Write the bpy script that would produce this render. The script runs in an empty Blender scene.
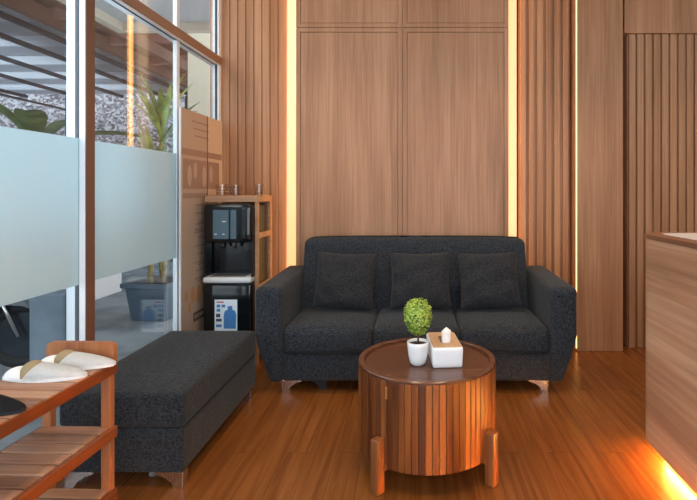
import bpy, bmesh, math, random
from mathutils import Vector, Matrix
random.seed(7)
PI = math.pi
S = bpy.context.scene
C = S.collection

# ------------------------------------------------------------------ camera
CAM_Z = 1.255
cd = bpy.data.cameras.new('camera'); cam = bpy.data.objects.new('camera', cd); C.objects.link(cam)
cam.location = (0, 0, CAM_Z); cam.rotation_euler = (PI/2, 0, 0)
cd.sensor_width = 36; cd.lens = 36*500/697
cd.shift_x = (348.5-415)/697; cd.shift_y = -(250-191)/697
cd.clip_start = 0.05
S.camera = cam
S.view_settings.view_transform = 'Standard'; S.view_settings.look = 'None'
S.view_settings.gamma = 1; S.view_settings.use_curve_mapping = False
S.view_settings.exposure = 0.0

# ------------------------------------------------------------------ world + lights
w = bpy.data.worlds.new('overcast_sky'); S.world = w; w.use_nodes = True
bg = w.node_tree.nodes['Background']; bg.inputs[0].default_value = (0.78, 0.90, 1.0, 1); bg.inputs[1].default_value = 2.6

def area(name, loc, rot, sx, sy, power, col, spread=180):
    d = bpy.data.lights.new(name, 'AREA'); d.shape = 'RECTANGLE'; d.size = sx; d.size_y = sy
    d.energy = power; d.color = col; d.spread = math.radians(spread)
    o = bpy.data.objects.new(name, d); C.objects.link(o); o.location = loc; o.rotation_euler = rot
    return o
# added daylight lamp behind the camera; daylight through the glass wall on the left
area('front_daylight_fill', (0.6, -1.34, 1.5), (PI/2, 0, 0), 3.6, 2.4, 40, (0.93, 0.96, 1.0))
area('daylight_side_window', (-1.80, 1.3, 1.9), (0, -PI/2, 0), 1.6, 3.2, 26, (0.72, 0.88, 1.0))
area('daylight_upper_window', (-2.1, 2.6, 2.95), (0, math.radians(-52), 0), .8, 3.4, 42, (1.0, 0.93, 0.86))

# ------------------------------------------------------------------ materials
M = {}
def mat(name, col, rough=.5, metal=0, spec=.5, **kw):
    m = bpy.data.materials.new(name); m.use_nodes = True
    b = m.node_tree.nodes['Principled BSDF']
    b.inputs['Base Color'].default_value = (*col, 1); b.inputs['Roughness'].default_value = rough
    b.inputs['Metallic'].default_value = metal; b.inputs['Specular IOR Level'].default_value = spec
    for k, v in kw.items(): b.inputs[k.replace('_', ' ')].default_value = v
    M[name] = m; return m
def nd(m, t, **kw):
    n = m.node_tree.nodes.new(t)
    for k, v in kw.items(): setattr(n, k, v)
    return n
def ln(m, a, b): m.node_tree.links.new(a, b)
def coords(m, scale, which='Object'):
    tc = nd(m, 'ShaderNodeTexCoord'); mp = nd(m, 'ShaderNodeMapping'); mp.inputs['Scale'].default_value = scale
    ln(m, tc.outputs[which], mp.inputs[0]); return mp.outputs[0]
def ramp(m, fac, stops):
    r = nd(m, 'ShaderNodeValToRGB'); e = r.color_ramp.elements
    e[0].position, e[0].color = stops[0][0], (*stops[0][1], 1)
    e[1].position, e[1].color = stops[-1][0], (*stops[-1][1], 1)
    for p, c in stops[1:-1]:
        x = e.new(p); x.color = (*c, 1)
    ln(m, fac, r.inputs[0]); return r.outputs[0]
def bump(m, h, strength, dist=.01):
    b = nd(m, 'ShaderNodeBump'); b.inputs['Strength'].default_value = strength; b.inputs['Distance'].default_value = dist
    ln(m, h, b.inputs['Height']); ln(m, b.outputs[0], m.node_tree.nodes['Principled BSDF'].inputs['Normal'])
def wood(name, c1, c2, c3, axis='z', fine=60, long=1.6, rough=.4, spec=.4, bmp=.08, island=.0, coarse=7):
    """grain runs along axis"""
    m = mat(name, c2, rough, 0, spec)
    s = [fine]*3; s['xyz'.index(axis)] = long
    n = nd(m, 'ShaderNodeTexNoise'); n.inputs['Detail'].default_value = 6; n.inputs['Roughness'].default_value = .62
    n.inputs['Scale'].default_value = 1; n.inputs['Distortion'].default_value = .35
    ln(m, coords(m, s), n.inputs['Vector'])
    s2 = [coarse]*3; s2['xyz'.index(axis)] = long*.35
    n2 = nd(m, 'ShaderNodeTexNoise'); n2.inputs['Detail'].default_value = 3; n2.inputs['Scale'].default_value = 1
    ln(m, coords(m, s2), n2.inputs['Vector'])
    mx = nd(m, 'ShaderNodeMath', operation='MULTIPLY_ADD'); ln(m, n2.outputs[0], mx.inputs[0]); mx.inputs[1].default_value = .55
    m2 = nd(m, 'ShaderNodeMath', operation='MULTIPLY'); ln(m, n.outputs[0], m2.inputs[0]); m2.inputs[1].default_value = .5
    ln(m, m2.outputs[0], mx.inputs[2])
    val = mx.outputs[0]
    if island:
        g = nd(m, 'ShaderNodeNewGeometry'); a = nd(m, 'ShaderNodeMath', operation='MULTIPLY_ADD')
        ln(m, g.outputs['Random Per Island'], a.inputs[0]); a.inputs[1].default_value = island
        sub = nd(m, 'ShaderNodeMath', operation='SUBTRACT'); ln(m, val, sub.inputs[0]); sub.inputs[1].default_value = island*.5
        ln(m, sub.outputs[0], a.inputs[2]); val = a.outputs[0]
    c = ramp(m, val, [(.36, c1), (.52, c2), (.68, c3)])
    ln(m, c, m.node_tree.nodes['Principled BSDF'].inputs['Base Color'])
    if bmp: bump(m, n.outputs[0], bmp, .002)
    return m

wood('panel_wood', (.28, .132, .063), (.41, .202, .105), (.51, .275, .152), 'z', 70, 1.6, .42, .35, .05)
wood('slat_wood', (.28, .132, .061), (.39, .195, .100), (.49, .265, .145), 'z', 60, 1.3, .42, .35, .05, island=.12)
wood('frame_wood', (.20, .105, .066), (.27, .15, .10), (.33, .19, .13), 'y', 60, 1.2, .4)
wood('counter_wood', (.30, .150, .085), (.46, .255, .150), (.60, .37, .235), 'y', 38, 1.0, .38, .4, .05)
wood('counter_edge', (.13, .055, .03), (.19, .08, .045), (.24, .11, .06), 'y', 38, 1.0, .38, .4, .05)
wood('teak', (.070, .018, .004), (.185, .053, .011), (.33, .112, .026), 'z', 55, 2.2, .33, .5, .06, island=.30)
wood('teak_leg', (.12, .035, .010), (.22, .072, .020), (.33, .125, .04), 'z', 50, 2.2, .35, .5, .06)
wood('walnut_top', (.042, .016, .009), (.088, .033, .017), (.15, .058, .030), 'x', 45, 2.0, .24, .5, .03)
wood('rack_wood', (.22, .095, .045), (.38, .18, .10), (.55, .31, .19), 'x', 40, 1.6, .42, .4, .05, island=.22)
wood('rack_frame', (.13, .030, .008), (.20, .050, .014), (.28, .08, .026), 'y', 40, 1.8, .38, .4, .05)
wood('rack_post', (.24, .080, .028), (.36, .13, .05), (.44, .185, .08), 'z', 40, 1.8, .38, .4, .05)
wood('cabinet_wood', (.30, .15, .08), (.42, .23, .13), (.50, .29, .18), 'x', 40, 1.5, .42, .4, .05)
wood('lid_wood', (.38, .23, .13), (.50, .32, .19), (.58, .39, .25), 'y', 60, 3, .5, .3, .03)

# floor planks running away from the camera
m = mat('floor_wood', (.3, .13, .05), .27, 0, .5)
tc = coords(m, (1, 1, 1)); sep = nd(m, 'ShaderNodeSeparateXYZ'); ln(m, tc, sep.inputs[0])
cmb = nd(m, 'ShaderNodeCombineXYZ'); ln(m, sep.outputs[1], cmb.inputs[0]); ln(m, sep.outputs[0], cmb.inputs[1])
br = nd(m, 'ShaderNodeTexBrick'); ln(m, cmb.outputs[0], br.inputs['Vector'])
br.inputs['Scale'].default_value = 1; br.inputs['Brick Width'].default_value = 1.2; br.inputs['Row Height'].default_value = .125
br.inputs['Mortar Size'].default_value = .0009; br.offset = .37
br.inputs['Color1'].default_value = (.0, .0, .0, 1); br.inputs['Color2'].default_value = (1, 1, 1, 1); br.inputs['Mortar'].default_value = (.2, .2, .2, 1)
n = nd(m, 'ShaderNodeTexNoise'); n.inputs['Scale'].default_value = 1; n.inputs['Detail'].default_value = 6; n.inputs['Distortion'].default_value = .5
addv = nd(m, 'ShaderNodeVectorMath', operation='ADD'); mp = coords(m, (30, 1.5, 1)); ln(m, mp, addv.inputs[0]); ln(m, br.outputs[0], addv.inputs[1])
ln(m, addv.outputs[0], n.inputs['Vector'])
mm = nd(m, 'ShaderNodeMath', operation='MULTIPLY_ADD'); ln(m, br.outputs[0], mm.inputs[0]); mm.inputs[1].default_value = .08; ln(m, n.outputs[0], mm.inputs[2])
c = ramp(m, mm.outputs[0], [(.30, (.140, .042, .010)), (.56, (.205, .068, .015)), (.85, (.275, .100, .025))])
mxc = nd(m, 'ShaderNodeMixRGB', blend_type='MULTIPLY'); ln(m, br.outputs['Fac'], mxc.inputs[0]); ln(m, c, mxc.inputs[1]); mxc.inputs[2].default_value = (.5, .42, .38, 1)
ln(m, mxc.outputs[0], m.node_tree.nodes['Principled BSDF'].inputs['Base Color'])
bump(m, n.outputs[0], .05, .002)

def fabric(name, a, b, scale=1.0):
    m = mat(name, a, .92, 0, .2)
    m.node_tree.nodes['Principled BSDF'].inputs['Sheen Weight'].default_value = .08
    n1 = nd(m, 'ShaderNodeTexNoise'); n1.inputs['Scale'].default_value = 1; n1.inputs['Detail'].default_value = 3
    ln(m, coords(m, (75*scale, 75*scale, 330*scale)), n1.inputs['Vector'])
    n2 = nd(m, 'ShaderNodeTexNoise'); n2.inputs['Scale'].default_value = 1; n2.inputs['Detail'].default_value = 3
    ln(m, coords(m, (330*scale, 330*scale, 70*scale)), n2.inputs['Vector'])
    av = nd(m, 'ShaderNodeMath', operation='ADD'); ln(m, n1.outputs[0], av.inputs[0]); ln(m, n2.outputs[0], av.inputs[1])
    hf = nd(m, 'ShaderNodeMath', operation='MULTIPLY'); ln(m, av.outputs[0], hf.inputs[0]); hf.inputs[1].default_value = .5
    c = ramp(m, hf.outputs[0], [(.40, a), (.66, b)])
    ln(m, c, m.node_tree.nodes['Principled BSDF'].inputs['Base Color'])
    bump(m, hf.outputs[0], .6, .003)
    return m
fabric('slate_fabric', (.005, .006, .009), (.062, .071, .088))
fabric('pillow_fabric', (.009, .009, .011), (.050, .052, .060))
fabric('ottoman_fabric', (.004, .005, .007), (.042, .047, .059))
fabric('slipper_cloth', (.86, .88, .90), (.95, .96, .97), .6)
mat('under_fabric', (.012, .012, .013), .9)
mat('khaki', (.36, .27, .15), .85)
mat('black_cloth', (.012, .013, .018), .8)
mat('chrome', (.72, .70, .68), .22, 1)
mat('brass', (.55, .38, .2), .35, 1)
mat('white_aluminium', (.80, .86, .92), .4)
mat('dark_gasket', (.03, .04, .06), .5)
mat('brown_aluminium', (.17, .085, .060), .38)
mat('ceiling_white', (.62, .57, .52), .8)
mat('plaster_white', (.75, .73, .70), .8)
mat('pot_white', (.82, .84, .86), .25)
mat('box_white', (.80, .82, .86), .35)
mat('tissue', (.88, .88, .88), .9)
mat('soil', (.03, .02, .014), .95)
mat('trunk', (.09, .06, .03), .8)
mat('white_stone', (.62, .60, .62), .3)
mat('black_gloss', (.006, .008, .010), .12)
mat('black_matte', (.008, .009, .011), .45)
mat('display_panel', (.085, .15, .20), .22)
mat('tray_white', (.68, .72, .76), .35)
mat('label_white', (.72, .82, .90), .4)
mat('label_blue', (.05, .20, .50), .4)
mat('label_dark', (.04, .05, .12), .4)
mat('label_red', (.6, .12, .12), .4)
mat('red_dot', (.7, .03, .02), .3)
mat('white_ink', (.6, .66, .7), .4)
mat('cream_paint', (.80, .72, .56), .7)
mat('cream_trim', (.66, .60, .50), .7)
mat('soffit_paint', (.50, .55, .60), .7)
mat('dark_timber', (.16, .085, .065), .8)
mat('red_timber', (.34, .18, .15), .8)
mat('steel_dark', (.035, .04, .05), .5, .3)
mat('planter_blue', (.10, .14, .19), .5)
mat('concrete_wall_white', (.90, .82, .82), .8)
mat('rubber', (.012, .012, .014), .7)
mat('scooter_paint', (.02, .028, .04), .2)
mat('grey_plastic', (.16, .18, .20), .5)
mat('banner_tan', (.48, .36, .28), .6)
mat('banner_brown', (.34, .22, .17), .6)
mat('banner_ink', (.30, .21, .17), .6)
mat('banner_tan_lit', (.62, .48, .37), .6)
mat('banner_dark', (.09, .07, .06), .6)
mat('banner_orange', (.52, .26, .12), .6)

def noisy(name, c1, c2, scale, rough=.8, detail=5, lo=.4, hi=.6, bmp=0, which='Object', sc=(1, 1, 1)):
    m = mat(name, c1, rough)
    n = nd(m, 'ShaderNodeTexNoise'); n.inputs['Scale'].default_value = scale; n.inputs['Detail'].default_value = detail
    ln(m, coords(m, sc, which), n.inputs['Vector'])
    ln(m, ramp(m, n.outputs[0], [(lo, c1), (hi, c2)]), m.node_tree.nodes['Principled BSDF'].inputs['Base Color'])
    if bmp: bump(m, n.outputs[0], bmp, .02)
    return m
noisy('yard_concrete', (.17, .19, .21), (.30, .32, .34), 2.2, .75, 6)
noisy('grey_concrete', (.13, .17, .21), (.22, .27, .32), 3, .7, 5, .35, .65)
noisy('leaf_green', (.12, .22, .05), (.30, .42, .10), 9, .5, 3)
noisy('leaf_dark', (.04, .10, .03), (.13, .22, .06), 5, .5, 3)
noisy('cane', (.36, .26, .10), (.58, .46, .22), 14, .7, 3)
noisy('topiary_leaf', (.16, .30, .03), (.52, .66, .12), 60, .55, 2, .35, .62)
# speckled rubble wall
m = mat('rubble_stone', (.3, .3, .3), .9)
v = nd(m, 'ShaderNodeTexVoronoi'); v.inputs['Scale'].default_value = 22; ln(m, coords(m, (1, 1, 1.2)), v.inputs['Vector'])
sp = nd(m, 'ShaderNodeSeparateColor'); ln(m, v.outputs['Color'], sp.inputs[0])
ln(m, ramp(m, sp.outputs[0], [(.1, (.11, .10, .12)), (.5, (.30, .29, .32)), (.9, (.58, .57, .60))]), m.node_tree.nodes['Principled BSDF'].inputs['Base Color'])
# translucent corrugated roofing; the opaque copy paints its shaded bands
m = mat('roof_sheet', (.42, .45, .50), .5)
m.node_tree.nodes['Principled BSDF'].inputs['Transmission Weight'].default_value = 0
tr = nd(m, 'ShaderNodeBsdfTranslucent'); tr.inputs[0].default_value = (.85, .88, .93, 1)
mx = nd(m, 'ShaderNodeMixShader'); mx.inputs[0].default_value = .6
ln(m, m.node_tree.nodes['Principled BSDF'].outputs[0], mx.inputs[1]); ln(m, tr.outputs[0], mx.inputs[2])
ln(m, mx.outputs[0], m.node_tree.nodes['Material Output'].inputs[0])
mat('roof_sheet_shade', (.46, .48, .52), .5)
# frosted film: white translucent vinyl
m = mat('frosted_film', (.70, .78, .80), .45, 0, .3)
tr = nd(m, 'ShaderNodeBsdfTranslucent'); tr.inputs[0].default_value = (.66, .84, .90, 1)
mx = nd(m, 'ShaderNodeMixShader'); mx.inputs[0].default_value = .48
ln(m, m.node_tree.nodes['Principled BSDF'].outputs[0], mx.inputs[1]); ln(m, tr.outputs[0], mx.inputs[2])
ln(m, mx.outputs[0], m.node_tree.nodes['Material Output'].inputs[0])
# thin clear glass
def thin_glass(name, tint=(1, 1, 1), base=.05):
    m = bpy.data.materials.new(name); m.use_nodes = True; M[name] = m
    m.node_tree.nodes.remove(m.node_tree.nodes['Principled BSDF'])
    t = nd(m, 'ShaderNodeBsdfTransparent'); t.inputs[0].default_value = (*tint, 1)
    g = nd(m, 'ShaderNodeBsdfGlossy'); g.inputs['Roughness'].default_value = .02
    lw = nd(m, 'ShaderNodeLayerWeight'); lw.inputs[0].default_value = .5
    p = nd(m, 'ShaderNodeMath', operation='POWER'); ln(m, lw.outputs['Facing'], p.inputs[0]); p.inputs[1].default_value = 4
    a = nd(m, 'ShaderNodeMath', operation='MULTIPLY_ADD'); ln(m, p.outputs[0], a.inputs[0]); a.inputs[1].default_value = .9; a.inputs[2].default_value = base
    mx = nd(m, 'ShaderNodeMixShader'); ln(m, a.outputs[0], mx.inputs[0]); ln(m, t.outputs[0], mx.inputs[1]); ln(m, g.outputs[0], mx.inputs[2])
    ln(m, mx.outputs[0], m.node_tree.nodes['Material Output'].inputs[0])
thin_glass('clear_glass', (.96, .98, .98))
thin_glass('cup_glass', (.93, .90, .87), .05)
def emit(name, col, s):
    m = mat(name, col, .5); b = m.node_tree.nodes['Principled BSDF']
    b.inputs['Emission Color'].default_value = (*col, 1); b.inputs['Emission Strength'].default_value = s
emit('led_warm', (1.0, .50, .14), 7.5)
mat('cove_cream', (.85, .78, .62), .7)
emit('led_edge', (1.0, .47, .14), 5)
emit('led_counter', (1.0, .70, .26), 42)
emit('fill_lamp_glow', (1.0, .80, .58), 6)

# ------------------------------------------------------------------ mesh helpers
def tag(o, label=None, cat=None, group=None, kind=None):
    if label: o['label'] = label
    if cat: o['category'] = cat
    if group: o['group'] = group
    if kind: o['kind'] = kind
    return o
def obj(name, bm, m, parent=None, smooth=False, mats=None):
    bmesh.ops.recalc_face_normals(bm, faces=bm.faces[:])
    me = bpy.data.meshes.new(name); bm.to_mesh(me); bm.free()
    o = bpy.data.objects.new(name, me); C.objects.link(o)
    me.materials.append(M[m])
    for x in (mats or []): me.materials.append(M[x])
    if smooth:
        for p in me.polygons: p.use_smooth = True
        if smooth == 'auto':
            a = [e for e in me.edges]
            me.set_sharp_from_angle(angle=math.radians(35))
    if parent: o.parent = parent
    return o
def thing(name, label, cat, loc=(0, 0, 0), rz=0, group=None):
    o = bpy.data.objects.new(name, None); C.objects.link(o); o.location = loc; o.rotation_euler = (0, 0, rz)
    o.empty_display_size = .1
    return tag(o, label, cat, group)
def struct(name, bm, m, smooth=False):
    return tag(obj(name, bm, m, None, smooth), kind='structure')
def B(): return bmesh.new()
def box(bm, x0, x1, y0, y1, z0, z1, bev=0, seg=2):
    r = bmesh.ops.create_cube(bm, size=1)
    for v in r['verts']:
        v.co = Vector(((x0+x1)/2 + v.co.x*(x1-x0), (y0+y1)/2 + v.co.y*(y1-y0), (z0+z1)/2 + v.co.z*(z1-z0)))
    if bev:
        es = list({e for v in r['verts'] for e in v.link_edges})
        bmesh.ops.bevel(bm, geom=es, offset=bev, segments=seg, affect='EDGES', profile=.5)
    return bm
def rbox(bm, x0, x1, y0, y1, z0, z1, r, n=10, fn=None):
    """rounded box built from a gridded cube; fn(u,v,w,p) deforms, u,v,w in -1..1"""
    hx, hy, hz = (x1-x0)/2, (y1-y0)/2, (z1-z0)/2; c = Vector(((x0+x1)/2, (y0+y1)/2, (z0+z1)/2))
    r = min(r, hx, hy, hz)
    def axis(h):
        k = max(2, n//3); a = []
        for i in range(k+1): a.append(-h + r*(1-math.cos(i/k*PI/2))*1.0)
        m_ = max(2, n)
        for i in range(1, m_): a.append(-h+r + (2*h-2*r)*i/m_)
        for i in range(k+1): a.append(h-r + r*math.sin(i/k*PI/2))
        return a
    ax, ay, az = axis(hx), axis(hy), axis(hz)
    cache = {}
    def V(x, y, z):
        key = (round(x, 6), round(y, 6), round(z, 6))
        if key in cache: return cache[key]
        p = Vector((x, y, z)); q = Vector((max(-hx+r, min(hx-r, x)), max(-hy+r, min(hy-r, y)), max(-hz+r, min(hz-r, z))))
        d = p-q
        if d.length > 1e-9: p = q + d.normalized()*r
        if fn: p = Vector(fn(x/hx, y/hy, z/hz, p+c))
        else: p = p+c
        cache[key] = bm.verts.new(p); return cache[key]
    def face(A, Bx, f):
        for i in range(len(A)-1):
            for j in range(len(Bx)-1):
                vs = [f(A[i], Bx[j]), f(A[i+1], Bx[j]), f(A[i+1], Bx[j+1]), f(A[i], Bx[j+1])]
                if len(set(vs)) == 4:
                    try: bm.faces.new(vs)
                    except ValueError: pass
    for s in (-1, 1):
        face(ax, ay, lambda a, b: V(a, b, s*hz)); face(ax, az, lambda a, b: V(a, s*hy, b)); face(ay, az, lambda a, b: V(s*hx, a, b))
    return bm
def lathe(bm, prof, cx=0, cy=0, seg=32, z0=0):
    rings = []
    for (r, z) in prof:
        if r < 1e-6: rings.append([bm.verts.new((cx, cy, z0+z))])
        else: rings.append([bm.verts.new((cx+r*math.cos(2*PI*i/seg), cy+r*math.sin(2*PI*i/seg), z0+z)) for i in range(seg)])
    for a, b in zip(rings, rings[1:]):
        for i in range(seg):
            j = (i+1) % seg
            if len(a) == 1 and len(b) == 1: continue
            if len(a) == 1: bm.faces.new((a[0], b[i], b[j]))
            elif len(b) == 1: bm.faces.new((a[i], a[j], b[0]))
            else: bm.faces.new((a[i], a[j], b[j], b[i]))
    return bm
def tube(bm, pts, r, seg=8, caps=True):
    pts = [Vector(p) for p in pts]; rs = r if isinstance(r, (list, tuple)) else [r]*len(pts)
    rings = []; prev = None
    for i, p in enumerate(pts):
        t = (pts[min(i+1, len(pts)-1)] - pts[max(i-1, 0)]).normalized()
        if prev is None: n = t.orthogonal().normalized()
        else: n = (prev - t*prev.dot(t)).normalized()
        prev = n; b = t.cross(n)
        rings.append([bm.verts.new(p + (n*math.cos(2*PI*k/seg) + b*math.sin(2*PI*k/seg))*rs[i]) for k in range(seg)])
    for a, b in zip(rings, rings[1:]):
        for k in range(seg): bm.faces.new((a[k], a[(k+1) % seg], b[(k+1) % seg], b[k]))
    if caps:
        bm.faces.new(rings[0][::-1]); bm.faces.new(rings[-1])
    return bm
def prism(bm, poly, h0, h1, plane='xz'):
    """extrude polygon; plane xz -> along y, xy -> along z, yz -> along x"""
    def P(a, b, h): return {'xz': (a, h, b), 'xy': (a, b, h), 'yz': (h, a, b)}[plane]
    A = [bm.verts.new(P(a, b, h0)) for a, b in poly]; Bv = [bm.verts.new(P(a, b, h1)) for a, b in poly]
    n = len(poly)
    bm.faces.new(A); bm.faces.new(Bv[::-1])
    for i in range(n): bm.faces.new((A[i], A[(i+1) % n], Bv[(i+1) % n], Bv[i]))
    return bm
def xform(bm, mtx, verts=None):
    bmesh.ops.transform(bm, matrix=mtx, verts=verts or bm.verts[:]); return bm
def copy_tree(o, parent=None):
    c = o.copy(); C.objects.link(c)
    if parent: c.parent = parent
    for ch in [x for x in bpy.data.objects if x.parent == o]: copy_tree(ch, c)
    return c

# ------------------------------------------------------------------ geometry constants
GX = -1.56           # room face of the glass wall frame
GL = -1.60           # glass line
YB = 4.10            # structural back wall
YP = 3.92            # face of the proud wood panels
CEIL = 3.05
XR = 2.7; YF = -1.4

struct('floor', box(B(), GX-.12, XR, YF, YB, -.06, 0), 'floor_wood')
struct('ceiling', box(B(), GX-.12, XR, YF, YB, CEIL, CEIL+.08), 'ceiling_white')
struct('wall_back', box(B(), GX-.12, XR, YB, YB+.12, 0, CEIL), 'panel_wood')
struct('wall_right', box(B(), XR, XR+.1, YF, YB, 0, CEIL), 'plaster_white')
bm = B(); box(bm, GX-.12, -1.3, YF-.1, YF, 0, CEIL); box(bm, 2.5, XR, YF-.1, YF, 0, CEIL); box(bm, -1.3, 2.5, YF-.1, YF, 2.75, CEIL); box(bm, -1.3, 2.5, YF-.1, YF, 0, .2)  # unseen front wall, its opening added to let daylight in
struct('wall_front', bm, 'plaster_white')
# centre panel: raised and grooved wood panelling
def px(x, Y): return (x-415)*Y/500
def pz(y, Y): return CAM_Z-(y-191)*Y/500
cx0, cx1, cm, zg = px(296, YP), px(508.5, YP), px(402.5, YP), pz(27.5, YP)
bm = B(); g = .004
box(bm, cx0, cx1, YP+.012, YB, 0, CEIL)
for xa, xb in ((cx0, cm-g/2), (cm+g/2, cx1)):
    for za, zb in ((0, zg-g/2), (zg+g/2, CEIL)):
        # frame members and a centre field, split by a fine shadow groove
        t = .033; gg = .0035
        box(bm, xa, xa+t, YP, YP+.02, za, zb, .0015, 1); box(bm, xb-t, xb, YP, YP+.02, za, zb, .0015, 1)
        if zb < CEIL: box(bm, xa+t, xb-t, YP, YP+.02, zb-t, zb, .0015, 1)
        else: box(bm, xa+t, xb-t, YP, YP+.02, za, za+t, .0015, 1)
        z2a = za if zb < CEIL else za+t+gg; z2b = zb-t-gg if zb < CEIL else zb
        box(bm, xa+t+gg, xb-t-gg, YP+.003, YP+.02, z2a, z2b, .0015, 1)
struct('trim_1', bm, 'panel_wood')
# plain tall panel right of the slats
x0p, x1p = px(577, YP), px(623, YP)
struct('trim_2', box(B(), x0p, x1p, YP, YB, 0, CEIL, .002, 1), 'panel_wood')
# vertical slat fields
def slats(name, xa, xb, yface, pitch, wd, z0, z1, depth=.022):
    bm = B(); n_ = max(1, round((xb-xa)/pitch)); p = (xb-xa)/n_
    for i in range(n_):
        c = xa+p*(i+.5); box(bm, c-wd/2, c+wd/2, yface, yface+depth, z0, z1, .0025, 1)
    box(bm, xa, xb, yface+depth, YB, z0, z1)
    return struct(name, bm, 'slat_wood')
YS = 4.035
slats('trim_3', GX, px(286, YS), YS, .0665, .0595, 0, CEIL)
slats('trim_4', px(519, YS), px(570, YS), YS, .0655, .045, 0, CEIL)
YQ = 4.0
slats('trim_5', px(628, YQ), XR, YQ, .0680, .050, 0, pz(34, YQ))
bm = B(); box(bm, px(624.5, YQ-.02), XR, YQ-.02, YB, pz(33, YQ-.02), CEIL, .002, 1)
struct('trim_6', bm, 'panel_wood')

# LED coves: tape lights tucked on the side edges of the proud panel, washing a pale cove liner
def led(label, xt0, xt1, y0, y1, m, liner=None, z0=.02, z1=CEIL-.01):
    o = thing('light_strip', label, 'light')
    obj('tape', box(B(), xt0, xt1, y0, y1, z0, z1), m, o)
    if liner: obj('cove_liner', box(B(), liner[0], liner[1], YS+.018, YS+.021, z0, z1), 'cove_cream', o)
led('glowing warm vertical light strip left of the big wood panel', cx0-.004, cx0, YP+.03, YP+.085, 'led_warm', (px(286, YS), cx0-.001))
led('glowing warm vertical light strip right of the big wood panel', cx1, cx1+.004, YP+.03, YP+.085, 'led_warm', (cx1+.001, px(517, YS)))
led('thin warm vertical light strip beside the plain tall wood panel', x0p-.004, x0p, YP+.004, YP+.012, 'led_edge')

# ------------------------------------------------------------------ glass wall (window_1)
win = bpy.data.objects.new('window_1', None); C.objects.link(win); win['kind'] = 'structure'
DEP = .095
def stile(y0, y1, z0=0, z1=CEIL, brown=True, dep=DEP):
    obj('window_frame', box(B(), GX-dep, GX-.004, y0, y1, z0, z1, .002, 1), 'white_aluminium', win)
    if brown: obj('frame_face', box(B(), GX-.004, GX, y0, y1, z0, z1), 'brown_aluminium', win)
    obj('gasket', box(B(), GX-.45*dep-.009, GX-.45*dep+.009, y0-.002, y0, z0, z1), 'dark_gasket', win)
stile(2.372, 2.437); stile(.55, .615); stile(YF, YF+.06)
stile(3.985, YS-.001, 0, CEIL, False, .055)
obj('window_frame', box(B(), GX-.055, GX-.028, 3.335, 3.375, 0, CEIL, .002, 1), 'white_aluminium', win)
# transom
zt0, zt1 = 2.262, 2.325
obj('transom', box(B(), GX-DEP+.01, GX-.004, YF, YS, zt0, zt1-.0, .002, 1), 'white_aluminium', win)
obj('frame_face', box(B(), GX-.004, GX+.004, YF, YS, zt0+.006, zt1+.004, .001, 1), 'frame_wood', win)
obj('gasket', box(B(), GX-.04, GX-.028, YF, YS, zt0-.002, zt0), 'dark_gasket', win)
obj('threshold', box(B(), GX-DEP, GX, YF, YS, 0, .03, .003, 1), 'white_aluminium', win)
ys = [YF+.06, .55, .615, 2.372, 2.437, 3.335, 3.375, 3.985]
for a, b in ((0, 1), (2, 3), (4, 5), (6, 7)):
    obj('glass_pane', box(B(), GL-.004, GL+.004, ys[a], ys[b], .03, zt0), 'clear_glass', win)
    obj('glass_pane', box(B(), GL-.004, GL+.004, ys[a], ys[b], zt1, CEIL), 'clear_glass', win)
    if a < 6: obj('frosted_film', box(B(), GL+.005, GL+.006, ys[a], ys[b], .81, 1.505), 'frosted_film', win)

# ------------------------------------------------------------------ outside
struct('ground', box(B(), -14, GX-.12, -4, 16, -.10, -.02), 'yard_concrete')
bm = B(); box(bm, -3.13, GX-.1, -3, 5.35, 3.06, 3.12)
struct('trim_7', bm, 'soffit_paint')
bm = B(); box(bm, -3.22, -3.13, -3, 5.44, 2.97, 3.14); box(bm, -3.13, GX-.1, 5.35, 5.44, 2.97, 3.14)
struct('trim_8', bm, 'cream_trim')
# cream neighbour wall seen through the last pane
bm = B(); box(bm, -3.0, -.9, 6.6, 6.8, -.02, 5.0)
struct('wall_outside', bm, 'cream_paint')
# rubble wall and white low wall
bm = B(); box(bm, -14, -2.3, 10.2, 10.5, -.02, 4.2); struct('wall_rubble', bm, 'rubble_stone')
bm = B(); box(bm, -3.95, -3.72, 4.6, 6.35, -.02, .80, .01, 1)
tag(obj('garden_wall', bm, 'concrete_wall_white'), 'low white rendered wall standing in the yard behind the planter', 'wall')
# carport
cp = thing('carport', 'open carport with a corrugated sheet roof on dark steel purlins outside the glass', 'carport', (-7, 6, -.02))
def L(bm): return xform(bm, Matrix.Translation((7, -6, .02)))
bm = B(); n_ = 224
xa, xb = -12.5, -3.95; nx = 2
y0_, y1_ = 1.0, 9.4
rows = []
for i in range(n_+1):
    y = y0_+(y1_-y0_)*i/n_; z = 3.10+.035*math.sin(i*PI/4)
    rows.append([bm.verts.new((x, y, z+(x+3.95)*.0)) for x in (xa, xb)])
for i_, (a, b) in enumerate(zip(rows, rows[1:])): bm.faces.new((a[0], a[1], b[1], b[0])).material_index = (i_//3) % 2  # alternate strips paint the light and shade of the corrugation
bmesh.ops.solidify(bm, geom=bm.faces[:], thickness=.004)
obj('roof_sheet', L(bm), 'roof_sheet', cp, False, ['roof_sheet_shade'])
for x in (-4.16, -4.72, -5.5, -6.35, -7.3, -8.3, -10.2):
    bm = B(); box(bm, x-.025, x+.025, 1.0, 9.4, 3.005, 3.055)
    if x in (-6.35, -10.2):
        box(bm, x-.02, x+.02, 1.0, 9.4, 2.72, 2.75)
    obj('purlin', L(bm), 'steel_dark', cp)
for x, y in ((-6.35, 9.2), (-10.2, 9.2), (-4.16, 9.2)):
    obj('post', L(box(B(), x-.05, x+.05, y-.05, y+.05, -.02, 3.0)), 'steel_dark', cp)
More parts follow.
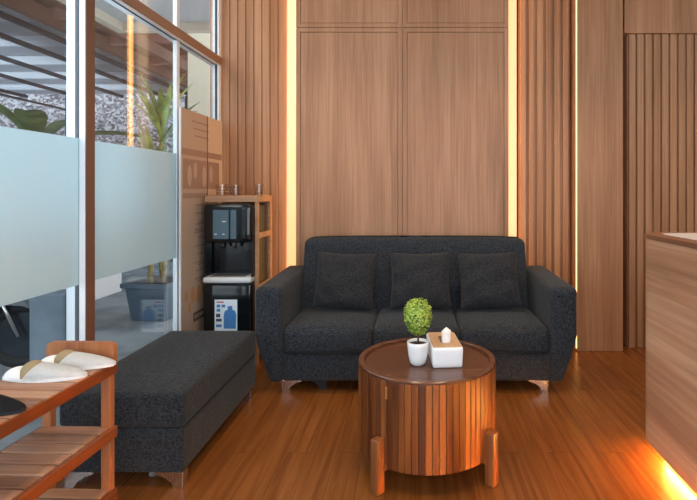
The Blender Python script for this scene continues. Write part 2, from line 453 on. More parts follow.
# timber eave between porch and carport
tr_ = thing('timber_roof', 'dark brown timber rafters and boards of the old roof outside the glass', 'roof', (-3.6, 5, 3))
def L2(bm): return xform(bm, Matrix.Translation((3.6, -5, -3)))
obj('board_deck', L2(box(B(), -4.9, -3.05, -1, 9.4, 3.42, 3.46)), 'dark_timber', tr_)
obj('fascia', L2(box(B(), -4.15, -3.05, 9.3, 9.4, 2.95, 3.46)), 'dark_timber', tr_)
for y in [2.6, 3.6, 4.6, 5.6, 6.6, 7.6, 8.6]:
    bm = B(); box(bm, -.06, .06, -.04, .04, -.08, .08)
    xform(bm, Matrix.Translation((-3.68, y, 3.28)) @ Matrix.Scale(1, 4))
    bm.free(); bm = B(); tube(bm, [(-4.12, y-.25, 3.14), (-3.1, y+.25, 3.36)], .07, 4)
    obj('rafter', L2(bm), 'red_timber', tr_)
for x in (-3.45, -3.95):
    obj('beam', L2(box(B(), x-.045, x+.045, 1, 9.3, 3.05, 3.2)), 'dark_timber', tr_)
# grey concrete block near the mullion
bm = B(); box(bm, -2.32, -2.10, 3.0, 3.15, -.02, .64, .015, 2)
tag(obj('concrete_pier', bm, 'grey_concrete'), 'blue grey concrete pier standing in the yard behind the white mullion', 'pier')

# planter with strap leaf plant
pl = thing('potted_plant', 'tall strap leaved plant in a tapered blue grey planter outside the glass', 'plant', (-2.60, 5.06, -.02), math.radians(-6))
def tpbox(z0, z1, a0, a1, bev=.006):
    bm = B(); r = bmesh.ops.create_cube(bm, size=1)
    for v in r['verts']:
        a = a1 if v.co.z > 0 else a0
        v.co = Vector((v.co.x*2*a, v.co.y*2*a, z1 if v.co.z > 0 else z0))
    bmesh.ops.bevel(bm, geom=bm.edges[:], offset=bev, segments=2, affect='EDGES'); return bm
obj('planter_box', tpbox(0, .36, .17, .215), 'planter_blue', pl)
bm = B()
for s in (-1, 1):
    box(bm, -.24, .24, s*.225-.015, s*.225+.015, .33, .375, .004, 1); box(bm, s*.225-.015, s*.225+.015, -.24, .24, .33, .375, .004, 1)
obj('rim', bm, 'planter_blue', pl)
obj('soil', box(B(), -.21, .21, -.21, .21, .355, .366), 'soil', pl)
def blade(bm, base, az, length, lean, width, droop, fold=.2, seg=10):
    d = Vector((math.cos(az), math.sin(az), 0)); s = Vector((-math.sin(az), math.cos(az), 0)); rows = []
    p = Vector(base); ang = lean
    for i in range(seg+1):
        t = i/seg; wd = width*(.35+1.3*t if t < .5 else 1.0*(1-((t-.5)/.5)**2)+.02)
        dirv = d*math.sin(ang)+Vector((0, 0, 1))*math.cos(ang)
        nrm = d*math.cos(ang)-Vector((0, 0, 1))*math.sin(ang)
        rows.append([bm.verts.new(p-s*wd/2-nrm*wd*fold), bm.verts.new(p), bm.verts.new(p+s*wd/2-nrm*wd*fold)])
        p = p+dirv*length/seg; ang += droop/seg
    for a, b in zip(rows, rows[1:]):
        bm.faces.new((a[0], a[1], b[1], b[0])); bm.faces.new((a[1], a[2], b[2], b[1]))
canes = [(-.08, -.03, .95, .06), (.05, .02, 1.52, -.02), (.11, -.08, .7, .05), (-.02, .09, 1.1, -.08), (.0, -.10, .5, .0)]
for cx_, cy_, h, dx in canes:
    obj('cane', tube(B(), [(cx_, cy_, .36), (cx_+dx*.5, cy_, .36+h*.5), (cx_+dx, cy_, .36+h)], [.018, .016, .014], 8), 'cane', pl, True)
    for k in range(13):
        bm = B(); az = k*2.399+random.uniform(-.2, .2); up = (k/13) if h < 1.2 else .45+.55*k/13
        blade(bm, (cx_+dx, cy_, .36+h-.30*(1-up)), az, random.uniform(.50, .78), .75-.62*up, .07, random.uniform(.5, 1.4)*(1-up*.6))
        obj('leaf', bm, 'leaf_green' if k % 3 else 'leaf_dark', pl, True)
# banana plant
bp = thing('banana_plant', 'banana plant with wide drooping leaves growing in the yard before the rubble wall', 'plant', (-5.3, 7.0, -.02))
obj('stem', tube(B(), [(0, 0, 0), (.03, 0, 1.0), (0, .02, 1.9)], [.10, .08, .05], 10), 'leaf_dark', bp, True)
for az, ln_, lean, wd in ((.1, 2.0, 1.15, .34), (3.1, 1.4, 1.0, .32), (1.6, 1.3, .7, .30), (-1.0, 1.5, .9, .34), (4.2, 1.2, .5, .30)):
    bm = B(); blade(bm, (0, 0, 1.85), az, ln_, lean, wd, .9, .12, 14); obj('leaf', bm, 'leaf_dark', bp, True)
# shrubs behind
def shrub(name, x, y, r, h, label):
    bm = B()
    for k in range(700):
        a = random.uniform(0, 2*PI); e = random.uniform(0, PI/2); rr = r*random.uniform(.75, 1.05)
        p = Vector((rr*math.cos(a)*math.cos(e), rr*math.sin(a)*math.cos(e), h*.15+h*.85*math.sin(e)*random.uniform(.8, 1)))
        mt = Matrix.Translation(p) @ Matrix.Rotation(random.uniform(0, 6), 4, 'Z') @ Matrix.Rotation(random.uniform(-1, 1), 4, 'X')
        vs = [bm.verts.new(mt @ Vector(q)) for q in ((0, -.07, 0), (.028, 0, .008), (0, .07, 0), (-.028, 0, .008))]
        bm.faces.new(vs)
    o = thing(name, label, 'plant', (x, y, -.02)); obj('foliage', bm, 'leaf_dark', o)
    obj('stem', tube(B(), [(0, 0, 0), (0, 0, h*.7)], [.04, .02], 6), 'trunk', o)
shrub('shrub', -5.0, 5.3, .55, .95, 'dark green shrub growing low behind the scooter outside')
shrub('shrub', -3.1, 7.6, .55, .85, 'dark green shrub growing behind the planter outside')

# scooter
sc = thing('motor_scooter', 'dark parked motor scooter seen under the frosted film at the far left', 'scooter', (-2.98, 3.55, -.02), math.radians(12))
def wheel(cx_, cz, r):
    bm = B(); k = 28; s = 8; rt = .05; rings = []
    for i in range(k):
        a = 2*PI*i/k; rings.append([bm.verts.new((cx_+(r-rt+rt*math.cos(2*PI*j/s))*math.cos(a), rt*math.sin(2*PI*j/s), cz+(r-rt+rt*math.cos(2*PI*j/s))*math.sin(a))) for j in range(s)])
    for i in range(k):
        for j in range(s): bm.faces.new((rings[i][j], rings[(i+1) % k][j], rings[(i+1) % k][(j+1) % s], rings[i][(j+1) % s]))
    t = obj('tire', bm, 'rubber', sc, True)
    bm = B(); bmesh.ops.create_cone(bm, segments=20, radius1=r-.07, radius2=r-.07, depth=.05, cap_ends=True, matrix=Matrix.Translation((cx_, 0, cz)) @ Matrix.Rotation(PI/2, 4, 'X'))
    obj('wheel_hub', bm, 'scooter_paint', sc)
wheel(.18, .25, .25); wheel(-1.05, .25, .25)
def body(pts, y, nm, mt, parent=sc):
    bm = prism(B(), pts, -y, y, 'xz'); bmesh.ops.bevel(bm, geom=bm.edges[:], offset=.02, segments=2, affect='EDGES'); return obj(nm, bm, mt, parent, 'auto')
body([(.30, .42), (.20, .56), (.02, .55), (-.05, .40), (.10, .50)], .08, 'front_fender', 'grey_plastic')
body([(.05, .45), (.02, .95), (-.08, 1.0), (-.16, .50), (-.20, .28), (-.05, .28)], .17, 'leg_shield', 'scooter_paint')
body([(-.15, .22), (-.15, .30), (-.60, .30), (-.60, .22)], .14, 'footboard', 'grey_plastic')
body([(-.52, .28), (-.50, .70), (-1.25, .78), (-1.30, .62), (-.95, .48), (-.80, .28)], .15, 'body_panel', 'scooter_paint')
body([(-.45, .70), (-.48, .78), (-1.20, .86), (-1.22, .78)], .13, 'seat', 'rubber')
obj('handlebar', tube(B(), [(-.10, -.33, 1.02), (-.04, -.12, 1.03), (-.04, .12, 1.03), (-.10, .33, 1.02)], .015, 8), 'rubber', sc, True)
bm = B(); bmesh.ops.create_uvsphere(bm, u_segments=16, v_segments=10, radius=.085, matrix=Matrix.Translation((.06, 0, .72)) @ Matrix.Diagonal((.5, 1, .8, 1)))
obj('headlight', bm, 'tray_white', sc, True)
obj('exhaust', tube(B(), [(-.55, -.19, .20), (-.8, -.20, .22), (-1.3, -.20, .32)], [.02, .045, .05], 12), 'chrome', sc, True)
for s in (-1, 1):
    obj('fork', tube(B(), [(.18, s*.07, .25), (.02, s*.07, .62)], .016, 8), 'chrome', sc, True)

# ------------------------------------------------------------------ poster on the far glass
po = thing('poster', 'tall tan poster with photos and text hung on the glass beside the water dispenser', 'poster', (GX, 3.66, 0))
ya, yb, zb_, zt_ = 3.315-3.66, 4.03-3.66, .12, 1.812
yseam = 3.735-3.66
obj('poster_sheet', box(B(), .004, .008, ya, yseam-.003, zb_, zt_), 'banner_tan', po)
obj('poster_sheet', box(B(), .004, .008, yseam+.003, yb, zb_, zt_), 'banner_tan_lit', po)  # paler tone paints the light falling on this half
obj('edge_strip', box(B(), .003, .012, yseam-.003, yseam+.003, zb_, zt_), 'banner_dark', po)
obj('edge_strip', box(B(), .002, .012, ya-.014, ya, zb_, zt_), 'tray_white', po)
def pr(nm, y0, y1, z0, z1, m, x=.0082): obj(nm, box(B(), x, x+.0008, y0, y1, z0, z1), m, po)
pr('header_bar', ya+.01, yb-.02, 1.50, 1.545, 'banner_brown')
bm = B(); 
pr('photo', ya+.03, .30, 1.27, 1.475, 'banner_brown')
for (a, b, rr) in ((-.22, 1.36, .055), (-.13, 1.40, .045), (.02, 1.36, .06), (.14, 1.38, .05)):
    bm = B(); bmesh.ops.create_cone(bm, segments=20, radius1=rr, radius2=rr, depth=.001, cap_ends=True, matrix=Matrix.Translation((.0096, a, b)) @ Matrix.Rotation(PI/2, 4, 'Y') @ Matrix.Diagonal((1.3, .6, 1, 1)))
    obj('photo', bm, 'banner_tan', po)
bm = B()
for k in range(11):
    y0 = ya+.03+k*.036; box(bm, .0082, .009, y0, y0+.026, 1.205, 1.24)
obj('lettering', bm, 'banner_ink', po)
bm = B(); z = 1.15
while z > .62:
    for q in range(random.choice((1, 2))):
        a = yseam-.02-random.uniform(.12, .22); box(bm, .0082, .009, a, yseam-.02, z-q*.018, z-q*.018+.009)
    z -= .058
obj('lettering', bm, 'banner_ink', po); bm = B()
z = 1.74
for k in range(3): box(bm, .0082, .009, -.18+.02*k, .10, z-k*.05, z-k*.05+.009)
obj('lettering', bm, 'banner_ink', po)
for (a, b, rr) in ((-.27, .54, .035), (-.17, .53, .045), (-.08, .52, .05), (.0, .55, .035), (-.22, .45, .03)):
    bm = B(); bmesh.ops.create_cone(bm, segments=18, radius1=rr, radius2=rr, depth=.001, cap_ends=True, matrix=Matrix.Translation((.0088, a, b)) @ Matrix.Rotation(PI/2, 4, 'Y') @ Matrix.Diagonal((1.3, .7, 1, 1)))
    obj('photo', bm, 'banner_orange', po)
pr('label_block', -.16, .06, .335, .40, 'banner_dark')
bm = B()
for k in range(7): box(bm, .0092, .0098, -.14+k*.027, -.122+k*.027, .355, .382)
obj('lettering', bm, 'banner_tan', po)

# ------------------------------------------------------------------ cabinet + water dispenser
CX0, CX1, CY0, CY1 = -1.515, -1.13, 3.60, 3.96
cb = thing('wooden_stand', 'open light wood stand framing the black water dispenser in the corner', 'cabinet', ((CX0+CX1)/2, (CY0+CY1)/2, 0))
cw = (CX1-CX0)/2; chd = (CY1-CY0)/2
obj('top_board', box(B(), -cw, cw, -chd, chd, 1.175, 1.222, .003, 1), 'cabinet_wood', cb)
obj('back_board', box(B(), -cw, cw, chd-.02, chd, .05, 1.175), 'cabinet_wood', cb)
for sx in (-1, 1):
    for sy in (-1, 1):
        if sx == -1 and sy == -1: continue
        x = sx*(cw-.012); y = sy*(chd-.02) if sy < 0 else chd-.035
        if sy < 0: y = -chd+.015
        obj('post', box(B(), x-.012, x+.012, y-.015, y+.015, 0, 1.175, .002, 1), 'cabinet_wood', cb)
for z in (.10, .55, .93):
    obj('side_rail', box(B(), cw-.022, cw-.002, -chd+.03, chd-.05, z-.02, z+.02, .002, 1), 'cabinet_wood', cb)
wd = thing('water_dispenser', 'glossy black bottom loading water dispenser with white drip tray beside the poster', 'water dispenser', (-1.325, 3.73, 0))
hw = .180
# body
bm = rbox(B(), -hw, hw-.012, -.02, .17, .02, 1.16, .025, 4); obj('body', bm, 'black_matte', wd, True)
bm = rbox(B(), -hw, hw-.012, -.19, -.0, .885, 1.165, .03, 6, None); obj('control_head', bm, 'black_gloss', wd, True)
def hp(nm, x0, x1, z0, z1, m, y=-.188, t=.006):
    bm = box(B(), x0, x1, y-t, y+.01, z0, z1, min(.002, t*.4), 1); return obj(nm, bm, m, wd)
hp('display_panel', -.105, .005, .915, 1.12, 'display_panel', -.186, .007)
hp('display_panel', .018, .060, .915, 1.12, 'display_panel', -.186, .006)
hp('lettering', -.04, -.012, 1.035, 1.043, 'white_ink', -.1925, .0015)
for xx in (-.085, -.03): hp('button', xx-.008, xx+.008, .945, .953, 'white_ink', -.1925, .0015)
hp('indicator_light', .037, .045, .965, .973, 'red_dot', -.1915, .002)
for xx in (-.06, .02):
    bm = tube(B(), [(xx, -.10, .89), (xx, -.10, .84)], .011, 10); box(bm, xx-.014, xx+.014, -.13, -.09, .855, .885, .003, 1)
    obj('tap', bm, 'black_gloss', wd, 'auto')
for s in (-1, 1):
    obj('side_wing', box(B(), s*(hw-.012)-.006-(0.006), s*(hw-.012)-.006+.006, -.165, -.0, .64, .90, .002, 1), 'black_gloss', wd)
obj('recess_panel', box(B(), -hw+.02, hw-.03, -.03, -.02, .66, .88, .002, 1), 'black_gloss', wd).scale = (1, 1, 1)
bm = rbox(B(), -hw, hw-.012, -.20, -.0, .60, .645, .02, 6); obj('drip_tray', bm, 'tray_white', wd, True)
bm = B()
for k in range(12): box(bm, -.13+k*.021, -.122+k*.021, -.18, -.05, .645, .648)
obj('drip_grille', bm, 'black_matte', wd)
bm = rbox(B(), -hw, hw-.012, -.185, -.0, .02, .598, .02, 5); dr = obj('door', bm, 'black_gloss', wd, True)
st = obj('sticker', box(B(), -.095, .065, -.1868, -.1855, .255, .485, .0003, 1), 'label_white', wd)
def stk(x0, x1, z0, z1, m): obj('print', box(B(), x0, x1, -.1878, -.1870, z0, z1), m, st)
stk(-.08, -.03, .462, .472, 'label_red'); stk(-.08, -.055, .43, .45, 'label_blue'); stk(-.045, -.02, .43, .45, 'label_blue')
stk(-.08, -.055, .40, .42, 'label_blue'); stk(-.085, -.055, .36, .385, 'label_dark'); stk(-.085, -.045, .33, .35, 'label_dark')
stk(-.085, -.045, .29, .31, 'label_blue')
bm = prism(B(), [(-.03, .28), (.055, .28), (.058, .38), (.05, .405), (.03, .415), (.03, .44), (-.002, .44), (-.002, .415), (-.022, .405), (-.03, .38)], -.1885, -.187, 'xz'); obj('print', bm, 'label_blue', st)
for z in (.30, .33, .36): stk(-.02, .048, z, z+.004, 'label_white')

def glass(x, y, r, h, label, name='drinking_glass', cyl=.92):
    o = thing(name, label, 'glass', (x, y, 1.222))
    bm = lathe(B(), [(0, 0), (r*cyl, 0), (r, h), (r-.002, h), (r*cyl-.002, .006), (0, .006)], seg=24); obj('cup', bm, 'cup_glass', o, 'auto')
    bm = B()   # cut pattern: rings of small diamonds in relief
    for row in range(3):
        for k in range(14):
            a = 2*PI*(k+.5*(row % 2))/14; zz = h*(.22+.27*row)
            mt = Matrix.Translation((r*.97*math.cos(a), r*.97*math.sin(a), zz)) @ Matrix.Rotation(a, 4, 'Z') @ Matrix.Diagonal((.5, 1, 1.2, 1))
            bmesh.ops.create_icosphere(bm, subdivisions=1, radius=r*.14, matrix=mt)
    obj('cut_pattern', bm, 'cup_glass', o, True)
glass(-1.425, 3.70, .046, .082, 'patterned drinking glass nearest the window on the wooden stand')
glass(-1.325, 3.70, .044, .078, 'patterned drinking glass in the middle of the wooden stand top')
glass(-1.172, 3.76, .040, .085, 'drinking glass at the right edge of the wooden stand top')

# ------------------------------------------------------------------ sofa
sf = thing('sofa', 'dark slate grey three seat fabric sofa with bracket feet against the panelling', 'sofa', (.01, 3.48, 0))
OX, OY = .01, 3.48
def SL(bm): return xform(bm, Matrix.Translation((-OX, -OY, 0)))
XI0, XI1, XO0, XO1 = -.822, .838, -.99, 1.005
YA = 3.075
def arm(side):
    xin, xout = (XI0, XO0) if side < 0 else (XI1, XO1)
    a, b = min(xin, xout), max(xin, xout)
    def fn(u, v, w_, p):
        t = max(0., (.36-p.z)/.30)
        outer = (u*side+1)/2
        p.x -= side*outer*.085*t**1.2
        p.x += side*.012*outer*math.sin(max(0, min(1, (p.z-.3)/.37))*PI)*0
        p.z += .02*(v+1)/2
        if v < 0: p.y += .03*max(0, .3-p.z)/.3
        return p
    obj('armrest', SL(rbox(B(), a, b, YA, 3.90, .062, .66, .035, 12, fn)), 'slate_fabric', sf, True)
arm(-1); arm(1)
def bfn(u, v, w_, p):
    if v < 0: p.y += .13*max(0, (p.z-.40)/.5)
    p.x *= 1 - .0*max(0, w_)
    p.z -= .012*abs(u)**6*max(0, w_)
    return p
obj('backrest', SL(rbox(B(), XI0+.0, XI1-.02, 3.56, 3.905, .24, .912, .045, 14, bfn)), 'slate_fabric', sf, True)
obj('seat_base', SL(rbox(B(), XI0-.005, XI1+.005, 3.105, 3.88, .072, .245, .02, 10)), 'slate_fabric', sf, True)
xs = [XI0+.004, -.262, .262+.016, XI1-.004]
for k in range(3):
    def cf(u, v, w_, p):
        if w_ > 0: p.z += .022*(1-u**4)*(1-v**4)*w_
        if v < 0: p.y -= .012*(1-u**4)*(1-w_**2)
        return p
    cu = obj('seat_cushion', SL(rbox(B(), xs[k]+.002, xs[k+1]-.002, 3.092, 3.72, .246, .408, .030, 12, cf)), 'slate_fabric', sf, True)
    pts = [(xs[k]+.03, 3.098, .252), ((xs[k]+xs[k+1])/2, 3.082, .255), (xs[k+1]-.03, 3.098, .252)]
    obj('piping', SL(tube(B(), pts, .004, 6)), 'under_fabric', cu, True)
def foot(parent, x, y, side, L_=None, h=.066):
    # bracket foot: wide under the frame, curving to a narrow toe; side=+1 toe at +x
    pts = [(-.062, h), (-.062, h-.012)]
    for i in range(7):
        t = i/6; pts.append((-.050+.072*t, h-.014-(h-.022)*t**1.7))
    pts += [(.022, 0), (.058, 0), (.062, h)]
    poly = [(x+side*a, z) for a, z in pts]
    bm = prism(B(), poly, y, y+.05, 'xz')
    bmesh.ops.bevel(bm, geom=[e for e in bm.edges if abs(e.verts[0].co.y-e.verts[1].co.y) < 1e-5], offset=.003, segments=2, affect='EDGES')
    if L_: L_(bm)
    return obj('foot', bm, 'chrome', parent)
for x, s in ((-.765, -1), (.765, 1)):
    foot(sf, x+s*.01, 3.13, s, SL, .074); foot(sf, x+s*.01, 3.80, s, SL, .074)
foot(sf, -.62, 3.16, 1, SL, .074).data.materials[0] = M['rubber']

# throw pillows
def pillow(wd_, ht, th, seed):
    rnd = random.Random(seed); bm = B(); n_ = 18
    grids = {}
    ph = [rnd.uniform(0, 6) for _ in range(6)]
    for s in (-1, 1):
        for i in range(n_+1):
            for j in range(n_+1):
                u = -1+2*i/n_; v = -1+2*j/n_
                edge = i in (0, n_) or j in (0, n_)
                if edge and s == 1 and (-1, i, j) in grids: grids[(1, i, j)] = grids[(-1, i, j)]; continue
                pin = 1-.07*(1-abs(u)**1.5)*abs(v)**3; pin2 = 1-.07*(1-abs(v)**1.5)*abs(u)**3
                t = max(0, (1-abs(u)**2.6)*(1-abs(v)**2.6))**.55
                wr = .006*math.sin(5*u+ph[0]+3*v)*t+.005*math.sin(9*v+ph[1]-4*u)*t+.004*math.sin(13*u*v+ph[2])
                x = u*wd_/2*pin2; z = v*ht/2*pin
                grids[(s, i, j)] = bm.verts.new((x, s*(t*th/2)+(wr if not edge else 0), z))
        for i in range(n_):
            for j in range(n_):
                f = [grids[(s, i, j)], grids[(s, i+1, j)], grids[(s, i+1, j+1)], grids[(s, i, j+1)]]
                try: bm.faces.new(f)
                except ValueError: pass
    return bm
for (x, y, tw, lab, sd) in ((-.485, 3.475, .05, 'dark grey square throw pillow on the left seat of the sofa', 1),
                            (.037, 3.475, -.01, 'dark grey square throw pillow on the middle seat of the sofa', 2),
                            (.515, 3.475, -.03, 'dark grey square throw pillow on the right seat of the sofa', 3)):
    p = obj('throw_pillow', pillow(.435, .405, .15, sd), 'pillow_fabric', None, True)
    tag(p, lab, 'pillow', 'throw pillows on the sofa')
    p.location = (x, y, .635); p.rotation_euler = (math.radians(-17), tw, 0)
    p.modifiers.new('sub', 'SUBSURF').render_levels = 1

# ------------------------------------------------------------------ ottoman
ot = thing('ottoman', 'long dark slate fabric bench ottoman by the glass wall behind the shoe rack', 'ottoman', (-1.237, 2.6, 0))
def OL(bm): return xform(bm, Matrix.Translation((1.237, -2.6, 0)))
def of(u, v, w_, p):
    if w_ > 0: p.z += .010*(1-u**4)*(1-v**4)
    return p
obj('cushion', OL(rbox(B(), -1.502, -.972, 2.098, 3.068, .258, .402, .022, 14, of)), 'ottoman_fabric', ot, True)
obj('base', OL(rbox(B(), -1.498, -.976, 2.102, 3.062, .068, .256, .012, 10)), 'ottoman_fabric', ot, True)
for x, s in ((-1.42, -1), (-1.040, 1)):
    for y in (2.11, 2.98): foot(ot, x, y, s, OL, .07)
obj('caster', OL(tube(B(), [(-1.16, 2.2, .02), (-1.14, 2.2, .02)], .02, 12)), 'grey_plastic', ot)
obj('caster_fork', OL(box(B(), -1.16, -1.14, 2.19, 2.21, .03, .07)), 'chrome', ot)

# ------------------------------------------------------------------ coffee table
TX, TY, TR = .056, 2.35, .320
ct = thing('coffee_table', 'round slatted teak drum coffee table with a sunken dark top and block legs', 'table', (TX, TY, 0))
bm = B(); N = 70
for i in range(N):
    a = 2*PI*(i+.5)/N; wdt = 2*PI*TR/N*.93
    b2 = B()
    q = bmesh.ops.create_cube(bm, size=1)
    mt = Matrix.Rotation(a, 4, 'Z') @ Matrix.Translation((TR-.008, 0, (.098+.466)/2)) @ Matrix.Diagonal((.016, wdt, .368, 1))
    bmesh.ops.transform(bm, matrix=mt, verts=q['verts'])
    es = list({e for v_ in q['verts'] for e in v_.link_edges}); bmesh.ops.bevel(bm, geom=es, offset=.002, segments=1, affect='EDGES')
    b2.free()
obj('slatted_drum', bm, 'teak', ct)
obj('drum_core', lathe(B(), [(0, .118), (TR-.017, .118), (TR-.017, .455), (0, .455)], seg=64), 'counter_edge', ct, 'auto')
obj('rim', lathe(B(), [(TR-.028, .44), (TR-.028, .474), (TR-.025, .477), (TR-.004, .477), (TR, .473), (TR, .455), (TR-.01, .45)], seg=96), 'walnut_top', ct, 'auto')
obj('tabletop', lathe(B(), [(0, .455), (TR-.027, .455), (TR-.027, .463), (0, .463)], seg=96), 'walnut_top', ct, 'auto')
for k in range(4):
    a = -PI/2 - math.radians(38) + k*PI/2 + (0 if k != 1 else 0)
    bm = rbox(B(), -.023, .023, -.021, .021, 0, .226, .006, 3)
    xform(bm, Matrix.Rotation(a, 4, 'Z') @ Matrix.Translation((TR+.024, 0, 0)))
    lg = obj('leg', bm, 'teak_leg', ct, True)
    bm = box(B(), -.01, .01, -.02, .02, .16, .19)
    bm.free()
bm = B(); 
for a in (0, PI/2):
    q0 = len(bm.verts); bmesh.ops.create_cube(bm, size=1, matrix=Matrix.Rotation(-PI/2-math.radians(38)+a, 4, 'Z') @ Matrix.Translation((0, 0, .103)) @ Matrix.Diagonal((2*TR+.02, .05, .025, 1)))
obj('cross_brace', bm, 'teak_leg', ct)
ah = -PI/2-math.radians(33)
bm = B(); bmesh.ops.create_cube(bm, size=1, matrix=Matrix.Rotation(ah, 4, 'Z') @ Matrix.Translation((TR+.001, 0, .415)) @ Matrix.Diagonal((.004, .010, .05, 1)))
tube(bm, [(math.cos(ah)*(TR+.004), math.sin(ah)*(TR+.004), .39), (math.cos(ah)*(TR+.004), math.sin(ah)*(TR+.004), .44)], .003, 8)
obj('hinge', bm, 'brass', ct)
for v in (): pass

TZ = .463
# topiary
tp = thing('topiary_plant', 'small egg shaped artificial topiary in a white pot on the coffee table', 'plant', (.013, 2.285, TZ))
obj('pot', lathe(B(), [(0, 0), (.026, 0), (.036, .012), (.044, .045), (.048, .085), (.050, .104), (.047, .106), (.044, .10), (.040, .09), (0, .088)], seg=40), 'pot_white', tp, True)
obj('soil', lathe(B(), [(0, .096), (.043, .094)], seg=24), 'soil', tp, True)
obj('stem', tube(B(), [(0, 0, .088), (.002, 0, .13), (0, 0, .2)], .0045, 8), 'trunk', tp, True)
bm = B()
for k in range(2600):
    zz = random.uniform(-1, 1); a = random.uniform(0, 2*PI); q = math.sqrt(1-zz*zz)
    prof = .061*q*(1+.14*zz)
    rr = random.uniform(.80, 1.05)
    p = Vector((prof*rr*math.cos(a), prof*rr*math.sin(a), (.218+.082*zz*rr)))
    nrm = Vector((q*math.cos(a), q*math.sin(a), zz))
    t1 = nrm.orthogonal().normalized(); t2 = nrm.cross(t1); th = random.uniform(0, 6.28)
    d1 = t1*math.cos(th)+t2*math.sin(th)+nrm*random.uniform(-.2, .9); d1.normalize(); d2 = nrm.cross(d1).normalized()
    l_ = random.uniform(.006, .010); w__ = l_*.5
    bm.faces.new([bm.verts.new(p), bm.verts.new(p+d1*l_*.5+d2*w__), bm.verts.new(p+d1*l_), bm.verts.new(p+d1*l_*.5-d2*w__)])
fol = obj('foliage', bm, 'topiary_leaf', tp)
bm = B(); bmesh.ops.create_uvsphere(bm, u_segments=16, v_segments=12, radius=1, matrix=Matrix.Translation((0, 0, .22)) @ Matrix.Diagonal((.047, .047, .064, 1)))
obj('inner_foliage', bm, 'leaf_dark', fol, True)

# tissue box
tb = thing('tissue_box', 'white tissue box with a wooden lid on the coffee table', 'tissue box', (.136, 2.355, TZ), math.radians(5))
bm = B(); hx, hy = .071, .125
rbox(bm, -hx, hx, -hy, hy, 0, .092, .010, 4, lambda u, v, w_, p: ((p.x*(1-.05*(1-(w_+1)/2))), p.y*(1-.02*(1-(w_+1)/2)), p.z))
obj('box_body', bm, 'box_white', tb, True)
bm = B(); box(bm, -hx+.007, hx-.007, -hy+.007, hy-.007, .088, .0945, .0015, 1)
obj('lid', bm, 'lid_wood', tb)
bm = B(); box(bm, -.022, .022, -.05, .05, .0945, .0948); obj('slot', bm, 'banner_dark', tb)
bm = B(); rows = []
for i in range(7):
    t = i/6; wdd = .019+.005*t; zt = .093+.050*t
    rows.append([bm.verts.new((wdd*math.cos(2*PI*j/12)*(1+.12*math.sin(j*3.1+i)), -.005+(.008+.005*t)*math.sin(2*PI*j/12)*(1+.2*math.sin(j*2.3)), zt+(.006*math.sin(j*2.2) if i == 6 else 0))) for j in range(12)])
for a, b in zip(rows, rows[1:]):
    for j in range(12): bm.faces.new((a[j], a[(j+1) % 12], b[(j+1) % 12], b[j]))
cv = bm.verts.new((0, -.005, .165))
for j in range(12): bm.faces.new((rows[-1][j], rows[-1][(j+1) % 12], cv))
xform(bm, Matrix.Translation((.004, -.045, 0)))
obj('tissue', bm, 'tissue', tb, True)

# ------------------------------------------------------------------ shoe rack
RX1, RX0, RY1, RY0 = -1.165, -1.43, 1.92, 1.02
rk = thing('shoe_rack', 'orange brown slatted wooden shoe rack standing by the glass at the left', 'shoe rack', ((RX0+RX1)/2, (RY0+RY1)/2, 0), math.radians(-2.0))
rw = (RX1-RX0)/2; rl = (RY1-RY0)/2
for sy in (-1, 1):
    for sx in (-1, 1):
        x = sx*(rw-.018); y = sy*(rl-.015)
        obj('post', box(B(), x-.018, x+.018, y-.015, y+.015, 0, .60, .003, 1), 'rack_post', rk)
    pts = [(-rw, .575), (-rw, .655), (-rw+.004, .668), (-rw+.02, .676), (rw-.02, .676), (rw-.004, .668), (rw, .655), (rw, .575)]
    y = sy*(rl+.004)
    bm = prism(B(), pts, y-.011, y+.011, 'xz'); obj('end_board', bm, 'rack_post', rk)
for zi, z in enumerate((.605, .362, .125)):
    for s in (-1, 1):
        x = s*(rw+.002)
        obj('side_rail', box(B(), x-.009, x+.009, -rl, rl, z-.045, z-.004, .002, 1), 'rack_frame', rk)
    bm = B(); ns = 13; pt = (2*rl-.03)/ns
    for k in range(ns):
        y = -rl+.015+pt*(k+.5); box(bm, -rw+.0, rw-.0+(.006 if zi == 0 else -.008), y-pt*.43, y+pt*.43, z-.012, z, .002, 1)
    obj('shelf_slats', bm, 'rack_wood', rk)

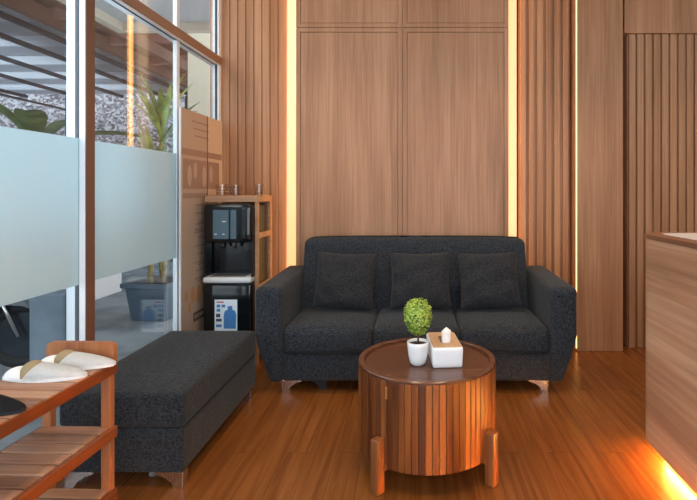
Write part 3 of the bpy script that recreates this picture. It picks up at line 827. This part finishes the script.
# slippers
def slipper(x, y, rz, label, m='slipper_cloth', pad=True, L_=.268, W_=.096, pz_=.605):
    o = thing('slipper', label, 'slipper', (x, y, pz_), rz, 'slippers on the shoe rack' if pad else None)
    def half(t):  # half width along length, t 0 heel .. 1 toe
        return W_/2*(math.sin(PI*min(1, (t+.02)*.97))**.45)*(.80+.22*math.sin(PI*(t-.12)))
    n_ = 26
    bm = B(); top = []; bot = []
    out = [(-L_/2+L_*i/n_, half(i/n_)) for i in range(n_+1)] + [(-L_/2+L_*i/n_, -half(i/n_)) for i in range(n_, -1, -1)]
    prism(bm, [(a, b) for a, b in out], .001, .012, 'xy'); bmesh.ops.remove_doubles(bm, verts=bm.verts[:], dist=1e-5)
    obj('sole', bm, m, o)
    # vamp: low arched shell over the front, open end slanting back over the instep
    bm = B(); rows = []
    for i in range(15):
        t = .44+.555*i/14; hh = .040*(1-i/14)**.75+.004; hwid = half(t)+.002
        row = []
        for j in range(17):
            a = PI*j/16
            row.append(bm.verts.new((-L_/2+L_*t-.030*(1-i/14)*(1-math.sin(a)), math.cos(a)*hwid, .010+math.sin(a)**.8*hh)))
        rows.append(row)
    for a, b in zip(rows, rows[1:]):
        for j in range(16): bm.faces.new((a[j], a[j+1], b[j+1], b[j]))
    bmesh.ops.solidify(bm, geom=bm.faces[:], thickness=.003)
    obj('vamp', bm, m, o, True)
    if pad:
        bm = B(); bmesh.ops.create_uvsphere(bm, u_segments=24, v_segments=14, radius=1, matrix=Matrix.Translation((-L_/2+L_*.36, 0, .012)) @ Matrix.Diagonal((.042, .043, .050, 1)))
        bmesh.ops.bisect_plane(bm, geom=bm.verts[:]+bm.edges[:]+bm.faces[:], plane_co=(0, 0, .011), plane_no=(0, 0, 1), clear_inner=True)
        obj('lining', bm, 'khaki', o, True)
        bm = B(); bmesh.ops.create_uvsphere(bm, u_segments=24, v_segments=14, radius=1, matrix=Matrix.Translation((-L_/2+L_*.19, 0, .012)) @ Matrix.Diagonal((.047, .042, .030, 1)))
        bmesh.ops.bisect_plane(bm, geom=bm.verts[:]+bm.edges[:]+bm.faces[:], plane_co=(0, 0, .011), plane_no=(0, 0, 1), clear_inner=True)
        obj('heel_pad', bm, m, o, True)
    return o
slipper(-1.252, 1.853, math.radians(4), 'white slipper with khaki lining at the far end of the shoe rack')
slipper(-1.285, 1.738, math.radians(5), 'white slipper with khaki lining nearer the camera on the shoe rack')
slipper(-1.285, 1.48, math.radians(-4), 'black slipper tip at the near end of the shoe rack top', 'black_cloth', False)

# ------------------------------------------------------------------ reception counter
rc = thing('reception_counter', 'pale wood reception counter with rounded corner and warm glow beneath at right', 'counter', (1.5, 1.3, 0))
def CL(bm): return xform(bm, Matrix.Translation((-1.5, -1.3, 0)))
CXL, CYB, CR = 1.095, 2.50, .16
def outline(off=0., ynear=-.2, xr=2.3):
    pts = [(xr, ynear), (CXL+off, ynear)]
    cx_, cy_ = CXL+CR, CYB-CR; r = CR-off
    for i in range(13):
        a = PI - i/12*PI/2; pts.append((cx_+r*math.cos(a), cy_+r*math.sin(a)))
    pts.append((xr, CYB-off)); return pts
bm = prism(B(), outline(0), .075, 1.030, 'xy'); o = obj('front_panel', CL(bm), 'counter_wood', rc, 'auto')
bm = prism(B(), outline(-.004), 1.030, 1.050, 'xy'); obj('top_edge', CL(bm), 'counter_edge', rc, 'auto')
bm = prism(B(), outline(.075), 1.0502, 1.0512, 'xy'); obj('stone_top', CL(bm), 'white_stone', rc, 'auto')
bm = prism(B(), outline(.09), 0, .075, 'xy'); obj('plinth', CL(bm), 'counter_edge', rc, 'auto')
# LED band fixed along the recessed plinth, hidden behind the overhang
bm = B(); A_ = [bm.verts.new((a, b, .034)) for a, b in outline(.086)[1:-1]]; D_ = [bm.verts.new((a, b, .072)) for a, b in outline(.086)[1:-1]]
for i in range(len(A_)-1): bm.faces.new((A_[i], A_[i+1], D_[i+1], D_[i]))
bmesh.ops.solidify(bm, geom=bm.faces[:], thickness=.003)
obj('light_strip', CL(bm), 'led_counter', rc)

# ------------------------------------------------------------------ ceiling downlights, unseen and added to light the room
for x, y, where in ((-.6, 2.9, 'above the left half of the sofa'), (.7, 2.9, 'above the right half of the sofa'), (-.6, 1.2, 'between shoe rack and table'), (.7, 1.2, 'above the left side of the counter'), (2.0, 2.9, 'beyond the counter')):
    o = thing('fill_downlight', 'added unseen round warm ceiling downlight '+where, 'light', (x, y, CEIL), 0, 'added ceiling downlights')
    obj('ring', lathe(B(), [(.045, -.001), (.06, -.006), (.06, -.001)], seg=24), 'white_aluminium', o, True)
    obj('lens', lathe(B(), [(0, -.003), (.044, -.003)], seg=24), 'fill_lamp_glow', o)
    d = bpy.data.lights.new('fill_lamp', 'SPOT'); d.energy = 52; d.color = (1.0, .72, .42); d.spot_size = math.radians(110); d.spot_blend = .8; d.shadow_soft_size = .05
    lo = bpy.data.objects.new('fill_lamp', d); C.objects.link(lo); lo.parent = o; lo.location = (0, 0, -.02)
